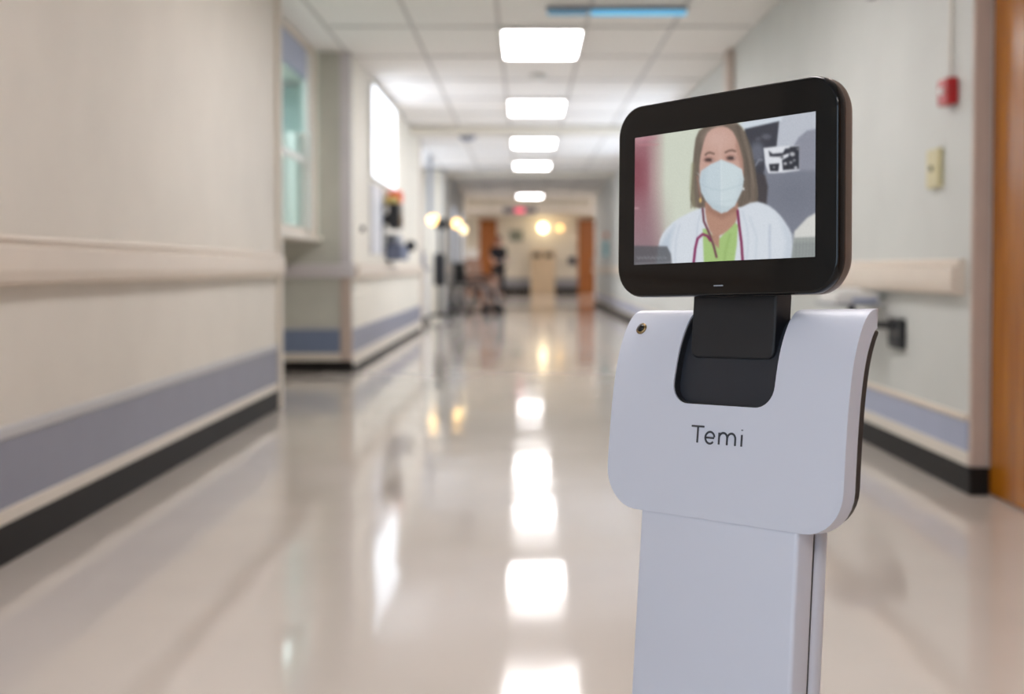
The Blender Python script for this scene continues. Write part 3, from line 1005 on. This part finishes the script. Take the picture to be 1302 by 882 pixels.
# sign box whose lower edge just shows at the top
sg = empty('wall_sign', (WR, 5.45, 2.06))
tag(sg, 'grey edged sign box high on the wall beside the alarm conduit', 'sign')
MB().box(-.035, 0, -.42, .42, 0, .28).build('frame', M_GREYP, sg, 0.006)
MB().box(-.037, -.034, -.39, .39, .03, .25).build('face', M_WHITE, sg)
# bracket with tray
bk = empty('wall_bracket', (WR, 5.42, 0.54))
tag(bk, 'black wall bracket on the pale wall holding a swing arm', 'bracket')
MB().box(-.03, 0, -.09, .09, -.065, .065).build('mount_plate', M_BLKP, bk, 0.008)
for (a, c) in ((-.05, -.03), (.05, -.03), (-.05, .03), (.05, .03)):
    MB().cyl((-.03, a, c), (-.036, a, c), .012, seg=10).build('bolt', M_DARKM, bk)
arm = MB().tube([(-.02, .0, .035), (-.08, .10, .035), (-.13, .30, .035), (-.13, .31, .06), (-.13, .31, .11)], .018, 10)
arm.build('arm', M_BLKP, bk, smooth=True)
tr = empty('supply_tray', (WR - .14, 5.76, 0.652))
tag(tr, 'white glove box tray resting on the black wall bracket arm', 'tray')
MB().box(-.10, .11, -.17, .20, 0, .012).build('tray_base', M_GREYP, tr, 0.004)
MB().box(-.09, .10, -.15, .18, .012, .060).build('glove_box', M_WHITE, tr, 0.006)
MB().box(-.02, .095, -.153, -.15, .016, .036).build('box_print', M_LILAC, tr)
t2 = MB()
for k in range(7):
    t2.ball((random.uniform(-.04, .04), random.uniform(-.06, .06), .066), .026, 1.2, 1.3, .5, 10)
t2.build('tissue', M_WHITE, tr, smooth=True)
# dispenser far along the right wall
ds = empty('hand_sanitizer_dispenser', (WR, 24.5, 1.05))
tag(ds, 'pale teal dispenser on the corridor wall near the far lobby', 'dispenser')
MB().box(-.10, 0, -.10, .10, 0, .30).build('body', mat('pale_teal_plastic', (160, 206, 210), .4), ds, 0.02)
MB().box(-.09, -.02, -.06, .06, -.04, 0).build('nozzle', M_WHITE, ds, 0.01)
MB().box(-.07, 0, -.05, .05, .36, .46).build('tag_plate', mat('orange_plastic', (214, 120, 80), .4), ds, 0.01)

# ================================================================== CEILING THINGS
bl = empty('tube_light', (0.60, 8.25, CEIL - 0.006))
tag(bl, 'slim ceiling light with blue glowing tubes across the corridor', 'tube light')
MB().box(-.46, .46, -.05, .05, -.02, 0).build('housing', M_GREYP, bl, 0.004)
M_BLUE = mat('blue_tube', (90, 190, 235), .4, var=0, emit=(110, 190, 230), estr=0.5)
M_BLUED = mat('dim_blue_tube', (110, 170, 200), .4, var=0, emit=(110, 160, 195), estr=0.2)
MB().cyl((-.17, -.02, -.034), (.45, -.02, -.034), .018, seg=14).build('tube', M_BLUE, bl, smooth=True)
MB().cyl((-.45, -.02, -.034), (-.19, -.02, -.034), .018, seg=14).build('tube', M_BLUED, bl, smooth=True)
for k, (x, y, nm, lb) in enumerate(((0.11, 11.1, 'smoke_detector', 'small round smoke detector on the ceiling between two light panels'),
                                   (0.19, 15.9, 'smoke_detector', 'small round smoke detector behind the cream ceiling strip'))):
    e = empty(nm, (x, y, CEIL - .001))
    tag(e, lb, 'smoke detector')
    MB().lathe([(.03, -.045), (.055, -.04), (.07, -.02), (.075, 0)], seg=20).build('cover', M_WHITE, e, smooth=True)
    MB().cyl((.03, 0, -.046), (.03, 0, -.040), .008, seg=8).build('indicator', M_BLUE, e)
cs = empty('camera_dome', (-0.72, 15.9, CEIL - .001))
tag(cs, 'dark bluish dome on the ceiling just beyond the cream strip', 'security camera')
MB().lathe([(.13, -.03), (.15, -.02), (.16, 0)], seg=20).build('flange', M_GREYP, cs)
MB().ball((0, 0, -.03), .11, 1, 1, .6).build('dome', M_BLUEG, cs, smooth=True)

# ================================================================== THINGS ON THE MIDDLE LEFT WALL
lp = empty('backlit_sign', (BX, 12.12, 1.62))
tag(lp, 'bright white backlit panel high on the cream wall above the black monitor', 'light panel')
MB().box(0.001, .03, -1.0, 1.0, 0, .84).build('frame', M_WHITE, lp, 0.004)
for k in range(2):
    a = -.98 + .985 * k
    MB().box(.03, .036, a, a + .975, .02, .82).build('diffuser', mat('panel_glow', (245, 248, 252), .5, var=0, emit=(236, 244, 255), estr=1.3), lp)
wbd = empty('wall_board', (BX, 11.55, 0.95))
tag(wbd, 'pale grey board on the cream wall beneath the bright panel', 'board')
MB().box(0.001, .025, -.42, .42, 0, .62).build('panel', mat('pale_board', (222, 222, 227), .4), wbd, 0.004)
MB().box(.025, .032, .36, .42, 0, .62).build('edge', M_DARKM, wbd)
hk = MB().cyl((0, 0, 0), (.03, 0, 0), .022, seg=12).build('wall_hook', M_DARKM)
hk.location = (BX, 10.55, 1.15)
tag(hk, 'small dark round hook on the cream wall beside the corner', 'hook')
sc_ = empty('sharps_container', (BX + .001, 12.4, 1.46))
tag(sc_, 'orange and yellow topped container on the wall next to the pale board', 'container')
MB().box(0, .13, -.13, .13, -.02, .06).build('body', mat('yellow_plastic', (214, 190, 110), .4), sc_, 0.02)
MB().box(.02, .16, .02, .22, .0, .13).build('lid', mat('orange_red_plastic', (226, 96, 48), .4), sc_, 0.03)
mon = empty('wall_monitor', (BX + .001, 12.35, 1.20))
tag(mon, 'black vital signs monitor hung below the orange topped container', 'monitor')
MB().box(0, .05, -.1, .1, .05, .15).build('mount', M_DARKM, mon, 0.004)
MB().box(.05, .16, -.18, .18, 0, .25).build('case', M_BLKP, mon, 0.02)
MB().box(.16, .163, -.15, .15, .03, .22).build('screen', M_BEZEL, mon)
bas = empty('supply_basket', (BX + .001, 12.7, 0.90))
tag(bas, 'blue grey equipment basket on the wall below the black monitor', 'basket')
MB().box(0, .17, -.35, .35, 0, .16).build('bin', M_BLUEG, bas, 0.03)
MB().box(0, .12, -.25, .25, .16, .26).build('contents', M_GREYP, bas, 0.03)
MB().ball((.2, .2, .15), .06).build('knob', M_BLKP, bas, smooth=True)

# ---- behind the glass
ct = MB()
rings = []
for k in range(2):
    z = 0.0 if k == 0 else .75
    rings.append([(x, .03 * math.sin(x * 40) + (.012 if t else -.012), z) for t in (0, 1) for x in (np.linspace(-.22, .22, 30) if t == 0 else np.linspace(.22, -.22, 30))])
ct.loft(rings)
cur = ct.build('hanging_gown', M_WHITE)
cur.location = (-1.82, 9.4, 1.08)
tag(cur, 'white cloth hanging behind the lower window pane', 'cloth')
dl = empty('desk_lamp', (-1.84, 10.55, 1.0))
tag(dl, 'small round white lamp glowing behind the lower window pane', 'lamp')
MB().ball((0, 0, .22), .05).build('globe', mat('cool_globe', (240, 248, 250), .4, var=0, emit=(220, 245, 250), estr=1.4), dl, smooth=True)
MB().cyl((0, 0, 0.02), (0, 0, .18), .010).build('stem', M_CHROME, dl)
MB().lathe([(.06, 0), (.06, .012), (.02, .02)]).build('foot', M_CHROME, dl)
bxo = bx('counter', -2.4, -1.55, 10.2, 11.2, 0, 1.0, M_TAN)
tag(bxo, 'plain counter inside the glazed room', 'counter')
cab = bx('tall_cabinet', -2.80, -2.42, 11.0, 11.7, 0, 2.0, mat('dark_teal', (136, 160, 156), .5), bevel=0.01)
tag(cab, 'dark teal tall cabinet inside the glazed room', 'cabinet')

# ================================================================== EQUIPMENT IN THE ALCOVE
st = empty('exam_lamp_stand', (-1.33, 19.7, 0))
tag(st, 'black wheeled stand with two warm round exam lamps in the alcove', 'lamp stand')
for k in range(5):
    a = k * 2 * math.pi / 5 + .3
    MB().tube([(0, 0, .09), (.17 * math.cos(a), .17 * math.sin(a), .08), (.28 * math.cos(a), .28 * math.sin(a), .07)], [.03, .025, .018], 8).build('leg', M_BLKP, st, smooth=True)
    MB().cyl((.28 * math.cos(a) - .012, .28 * math.sin(a), .035), (.28 * math.cos(a) + .012, .28 * math.sin(a), .035), .035, seg=14).build('caster', M_BLKP, st)
MB().cyl((0, 0, .08), (0, 0, 1.55), .035, .028, 12).build('pole', M_BLKP, st)
MB().box(-.09, .09, -.08, .08, .55, 1.05).build('control_box', M_DARKM, st, 0.02)
MB().box(-.06, .12, -.05, .05, 1.43, 1.60).build('junction', M_BLKP, st, 0.02)
M_WARM = mat('warm_globe', (255, 236, 190), .4, var=0, emit=(255, 196, 104), estr=3)
M_WARM2 = mat('soft_warm_globe', (255, 240, 205), .4, var=0, emit=(255, 226, 170), estr=2.2)
for (x, y, z, m_, r) in ((-.10, 0, 1.575, M_WARM, .085), (.27, 0, 1.52, M_WARM, .07), (.36, .3, 1.43, M_WARM2, .055)):
    MB().ball((x, y, z), r).build('lamp_globe', m_, st, smooth=True)
MB().tube([(0, 0, 1.5), (-.06, 0, 1.52), (-.10, 0, 1.56)], .012, 8).build('lamp_arm', M_BLKP, st)
MB().tube([(0, 0, 1.5), (.15, 0, 1.5), (.27, 0, 1.50)], .012, 8).build('lamp_arm', M_BLKP, st)
MB().tube([(.27, 0, 1.5), (.32, .15, 1.45), (.36, .3, 1.42)], .010, 8).build('lamp_arm', M_BLKP, st)

cart = empty('supply_cart', (-1.62, 18.3, 0))
tag(cart, 'white supply cart with grey top beside the lamp stand', 'cart')
MB().box(-.22, .22, -.3, .3, .12, .80).build('body', M_WHITE, cart, 0.015)
for k in range(4):
    z = .15 + k * .16
    MB().box(-.19, .19, -.312, -.30, z, z + .14).build('drawer', M_TRIMW, cart, 0.006)
    MB().box(-.06, .06, -.326, -.312, z + .06, z + .075).build('handle', M_GREYP, cart)
MB().box(-.24, .24, -.32, .32, .80, .84).build('top', M_GREYP, cart, 0.01)
for sx in (-.18, .18):
    for sy in (-.25, .25):
        MB().cyl((sx - .015, sy, .06), (sx + .015, sy, .06), .06, seg=14).build('caster', M_BLKP, cart)
dv = empty('infusion_pump', (-1.60, 18.25, 0.84))
tag(dv, 'grey device with a handle standing on the white supply cart', 'medical device')
MB().box(-.14, .16, -.12, .12, 0, .20).build('case', M_GREYP, dv, 0.03)
MB().tube([(-.1, 0, .2), (-.1, 0, .26), (.12, 0, .26), (.12, 0, .2)], .014, 8).build('handle', M_DARKM, dv)
MB().box(-.10, .06, -.124, -.12, .06, .16).build('screen', M_BLKP, dv)

# wheelchair
wc = empty('wheelchair', (-0.98, 23.2, 0), math.radians(65))
tag(wc, 'dark wheelchair with big wheels parked past the exam lamp stand', 'wheelchair')
for s in (-1, 1):
    a = [(s * .29, .30 * math.cos(t) + .05, .30 + .30 * math.sin(t)) for t in np.linspace(0, 2 * math.pi, 28, endpoint=False)]
    wh = MB().tube(a, .020, 8, closed=True).build('wheel', M_BLKP, wc, smooth=True)
    sp = MB()
    for k in range(8):
        t = k * math.pi / 4
        sp.cyl((s * .29, .05, .30), (s * .29, .05 + .29 * math.cos(t), .30 + .29 * math.sin(t)), .004, seg=5)
    sp.build('spokes', M_CHROME, wh)
    MB().cyl((s * .22 - .015, -.42, .09), (s * .22 + .015, -.42, .09), .09, seg=16).build('caster', M_BLKP, wc)
    MB().tube([(s * .23, -.42, .10), (s * .23, -.38, .48), (s * .23, .24, .48), (s * .23, .26, .95), (s * .23, .38, .97)], .013, 8).build('side_frame', M_CHROME, wc)
    MB().box(s * .25 - .025, s * .25 + .025, -.22, .16, .66, .70).build('armrest', M_BLKP, wc, 0.01)
    MB().box(s * .12 - .07, s * .12 + .07, -.66, -.50, .10, .12).build('footrest', M_BLKP, wc, 0.005)
    MB().tube([(s * .2, -.38, .46), (s * .16, -.52, .14)], .011, 8).build('hanger', M_CHROME, wc)
MB().box(-.23, .23, -.20, .24, .47, .52).build('seat', M_BLKP, wc, 0.015)
MB().box(-.22, .22, .24, .27, .54, .92).build('backrest', M_BLKP, wc, 0.01)

# mauve recliner further along
rc = empty('recliner_chair', (-1.12, 30.7, 0), math.radians(35))
tag(rc, 'mauve padded patient chair near the far lobby', 'chair')
M_MAUVE = mat('mauve_vinyl', (158, 128, 114), .55)
MB().box(-.30, .30, -.34, .30, .32, .50).build('seat', M_MAUVE, rc, 0.05)
MB().prism([(-.29, .22, .46), (.29, .22, .46), (.29, .40, 1.22), (-.29, .40, 1.22)], (0, .13, -.02)).build('backrest', M_MAUVE, rc, 0.04)
for s in (-1, 1):
    MB().box(s * .35 - .05, s * .35 + .05, -.30, .32, .10, .66).build('arm', M_MAUVE, rc, 0.03)
    for y in (-.26, .28):
        MB().box(s * .33 - .025, s * .33 + .025, y - .025, y + .025, 0, .12).build('leg', M_DARKM, rc)
MB().box(-.20, .20, .30, .42, 1.06, 1.28).build('head_pillow', M_WHITE, rc, 0.04)

# ================================================================== PERSON WALKING
def skin(name, verts, edges, radii, m, parent, sub=2):
    me = bpy.data.meshes.new(name)
    me.from_pydata(verts, edges, [])
    o = bpy.data.objects.new(name, me)
    COL.objects.link(o)
    o.parent = parent
    o.modifiers.new('skin', 'SKIN')
    for k, v in enumerate(me.skin_vertices[0].data):
        r = radii[k]
        v.radius = r if isinstance(r, tuple) else (r, r)
        v.use_root = (k == 0)
    s_ = o.modifiers.new('sub', 'SUBSURF')
    s_.levels = s_.render_levels = sub
    me.materials.append(m)
    o.modifiers['skin'].use_smooth_shade = True
    return o


pr = empty('person', (-0.70, 33.8, 0), math.radians(25))
tag(pr, 'person in dark clothes with reddish brown hair standing near the lobby', 'person')
M_SKIN = mat('skin', (206, 160, 138), .5)
V = [(0, 0, .90), (0, 0, 1.10), (0, -.01, 1.32), (0, -.01, 1.42), (0, -.02, 1.48), (0, -.025, 1.56), (0, -.02, 1.63),
     (.09, 0, .86), (.10, -.03, .48), (.10, .02, .09), (.10, -.13, .035),
     (-.09, 0, .86), (-.10, .04, .48), (-.10, .12, .10), (-.10, -.02, .04),
     (.17, 0, 1.35), (.22, .01, 1.10), (.18, -.18, 1.00), (.15, -.26, 1.00),
     (-.17, 0, 1.35), (-.22, .01, 1.10), (-.18, -.18, 1.00), (-.15, -.26, 1.00)]
E_ = [(0, 1), (1, 2), (2, 3), (3, 4), (4, 5), (5, 6), (0, 7), (7, 8), (8, 9), (9, 10), (0, 11), (11, 12), (12, 13), (13, 14),
      (2, 15), (15, 16), (16, 17), (17, 18), (2, 19), (19, 20), (20, 21), (21, 22)]
Rr = [.12, .11, .12, .05, .06, .075, .055, .085, .055, .036, .03, .085, .055, .036, .03, .05, .042, .032, .028, .05, .042, .032, .028]
body = skin('body', V, E_, Rr, M_SKIN, pr)
M_DARKC = mat('dark_navy_cloth', (30, 32, 40), .8)
Vs = [(0, 0, .82), (0, 0, 1.08), (0, -.01, 1.30), (0, -.01, 1.40), (.175, 0, 1.35), (.225, .01, 1.10), (-.175, 0, 1.35), (-.225, .01, 1.10)]
skin('shirt', Vs, [(0, 1), (1, 2), (2, 3), (2, 4), (4, 5), (2, 6), (6, 7)], [.165, .14, .15, .075, .068, .06, .068, .06], M_DARKC, pr)
Vt = [(0, 0, .88), (.09, 0, .80), (.10, -.03, .48), (.10, .02, .13), (-.09, 0, .80), (-.10, .04, .48), (-.10, .12, .14)]
skin('trousers', Vt, [(0, 1), (1, 2), (2, 3), (0, 4), (4, 5), (5, 6)], [.14, .10, .075, .06, .10, .075, .06], M_DARKC, pr)
hm = MB()
hm.ball((0, .005, 1.60), .098, 1, 1.08, 1.05)
hm.ball((0, .065, 1.51), .07, 1.05, .7, 1.5)
hm.build('hair', mat('auburn_hair', (104, 56, 40), .6), pr, smooth=True)
MB().ball((0, -.108, 1.555), .013, .8, 1, 1.3).build('nose', M_SKIN, body, smooth=True)
MB().box(-.02, .02, -.099, -.092, 1.512, 1.518).build('mouth', M_MAUVE, body)
for s in (-1, 1):
    MB().ball((s * .088, -.02, 1.555), .018, .5, 1, 1.4).build('ear', M_SKIN, body, smooth=True)
    MB().ball((s * .03, -.092, 1.575), .009).build('eye', M_BLKP, body, smooth=True)
for s in (-1, 1):
    MB().prism([(s * .10 - .045, -.19 if s > 0 else -.08, 0), (s * .10 + .045, -.19 if s > 0 else -.08, 0), (s * .10 + .045, .07 if s > 0 else .18, 0), (s * .10 - .045, .07 if s > 0 else .18, 0)],
               (0, 0, .075)).build('shoe', M_BLKP, pr, 0.02)
    fg = MB()
    for k in range(4):
        x = s * (.125 + .016 * k)
        fg.tube([(x, -.255, 1.0), (x, -.30, .998), (x, -.325, .985)], [.009, .008, .006], 6)
    fg.tube([(s * .13, -.25, 1.005), (s * .105, -.275, 1.02)], [.009, .007], 6)
    fg.build('fingers', M_SKIN, body)
cb = MB().box(-.17, .17, -.11, .11, 0, .02).build('clipboard', M_LILAC)
cb.location = (-0.70 + .17, 33.8 - .42, 1.012)
cb.rotation_euler = (0, 0, math.radians(25))
tag(cb, 'pale clipboard held by the person in dark clothes', 'clipboard')

# ================================================================== LOBBY THINGS
es = empty('exit_sign', (-0.12, 31.6, 2.20))
tag(es, 'grey blue hanging sign with a pink glowing middle before the lobby', 'sign')
MB().box(-.42, .42, -.02, .02, 0, .14).build('board', M_BLUEG, es, 0.004)
MB().box(-.12, .12, -.026, -.02, .02, .12).build('lit_field', mat('pink_sign', (230, 90, 120), .4, var=0, emit=(240, 70, 110), estr=.9), es)
for x in (-.3, .3):
    MB().cyl((x, 0, .14), (x, 0, CEIL + .04 - 2.20), .008, seg=6).build('rod', M_GREYP, es)
dp = empty('wall_plaque', (-0.28, 41.97, 1.72))
tag(dp, 'grey green plaque on the end wall below the hanging sign', 'plaque')
MB().box(-.22, .22, 0, .029, 0, .38).build('board', mat('grey_green_board', (140, 146, 134), .5), dp, 0.004)
cbn = empty('tan_cabinet', (0.60, 41.70, 0))
tag(cbn, 'tan cabinet against the end wall beneath the bright globe lamp', 'cabinet')
MB().box(-.40, .40, -.24, .24, 0, 1.42).build('body', M_TAN, cbn, 0.01)
for s in (-1, 1):
    MB().box(s * .2 - .19, s * .2 + .19, -.26, -.24, .06, 1.36).build('door', M_TAN, cbn, 0.005)
    MB().box(s * .2 - .13, s * .2 + .13, -.275, -.26, 1.18, 1.32).build('vent', M_DARKM, cbn)
gl = empty('globe_lamp', (0.61, 41.8, 2.0))
tag(gl, 'bright warm globe lamp on the end wall above the tan cabinet', 'lamp')
MB().ball((0, -.08, .16), .15).build('globe', mat('bright_warm_globe', (255, 240, 205), .4, var=0, emit=(255, 232, 185), estr=4.5), gl, smooth=True)
MB().cyl((0, .165, .16), (0, .05, .16), .05, seg=14).build('mount', M_CHROME, gl)
gl2 = empty('wall_sconce', (1.18, 41.85, 2.0))
tag(gl2, 'dim warm sconce between the bright globe lamp and a wooden door', 'lamp')
MB().ball((0, -.03, .15), .10).build('globe', mat('dim_warm_globe', (255, 226, 170), .4, var=0, emit=(255, 206, 130), estr=1.6), gl2, smooth=True)
MB().cyl((0, .12, .15), (0, .04, .15), .04, seg=14).build('mount', M_CHROME, gl2)
gl3 = empty('wall_sconce', (2.62, 41.85, 2.0))
tag(gl3, 'warm sconce on the end wall outside the wooden door past the wall phone', 'lamp')
MB().ball((0, -.03, .15), .08).build('globe', MATS['dim_warm_globe'], gl3, smooth=True)
MB().cyl((0, .12, .15), (0, .04, .15), .04, seg=14).build('mount', M_CHROME, gl3)
ph = empty('wall_phone', (1.58, 41.96, 0.95))
tag(ph, 'dark blue wall phone on the end wall beside a wooden door', 'phone')
MB().box(-.13, .13, -.08, 0.009, 0, .24).build('body', mat('navy_plastic', (50, 54, 84), .4), ph, 0.02)
MB().tube([(-.07, -.10, .03), (-.07, -.12, .12), (-.07, -.10, .21)], [.035, .022, .035], 8).build('handset', M_BLKP, ph, smooth=True)
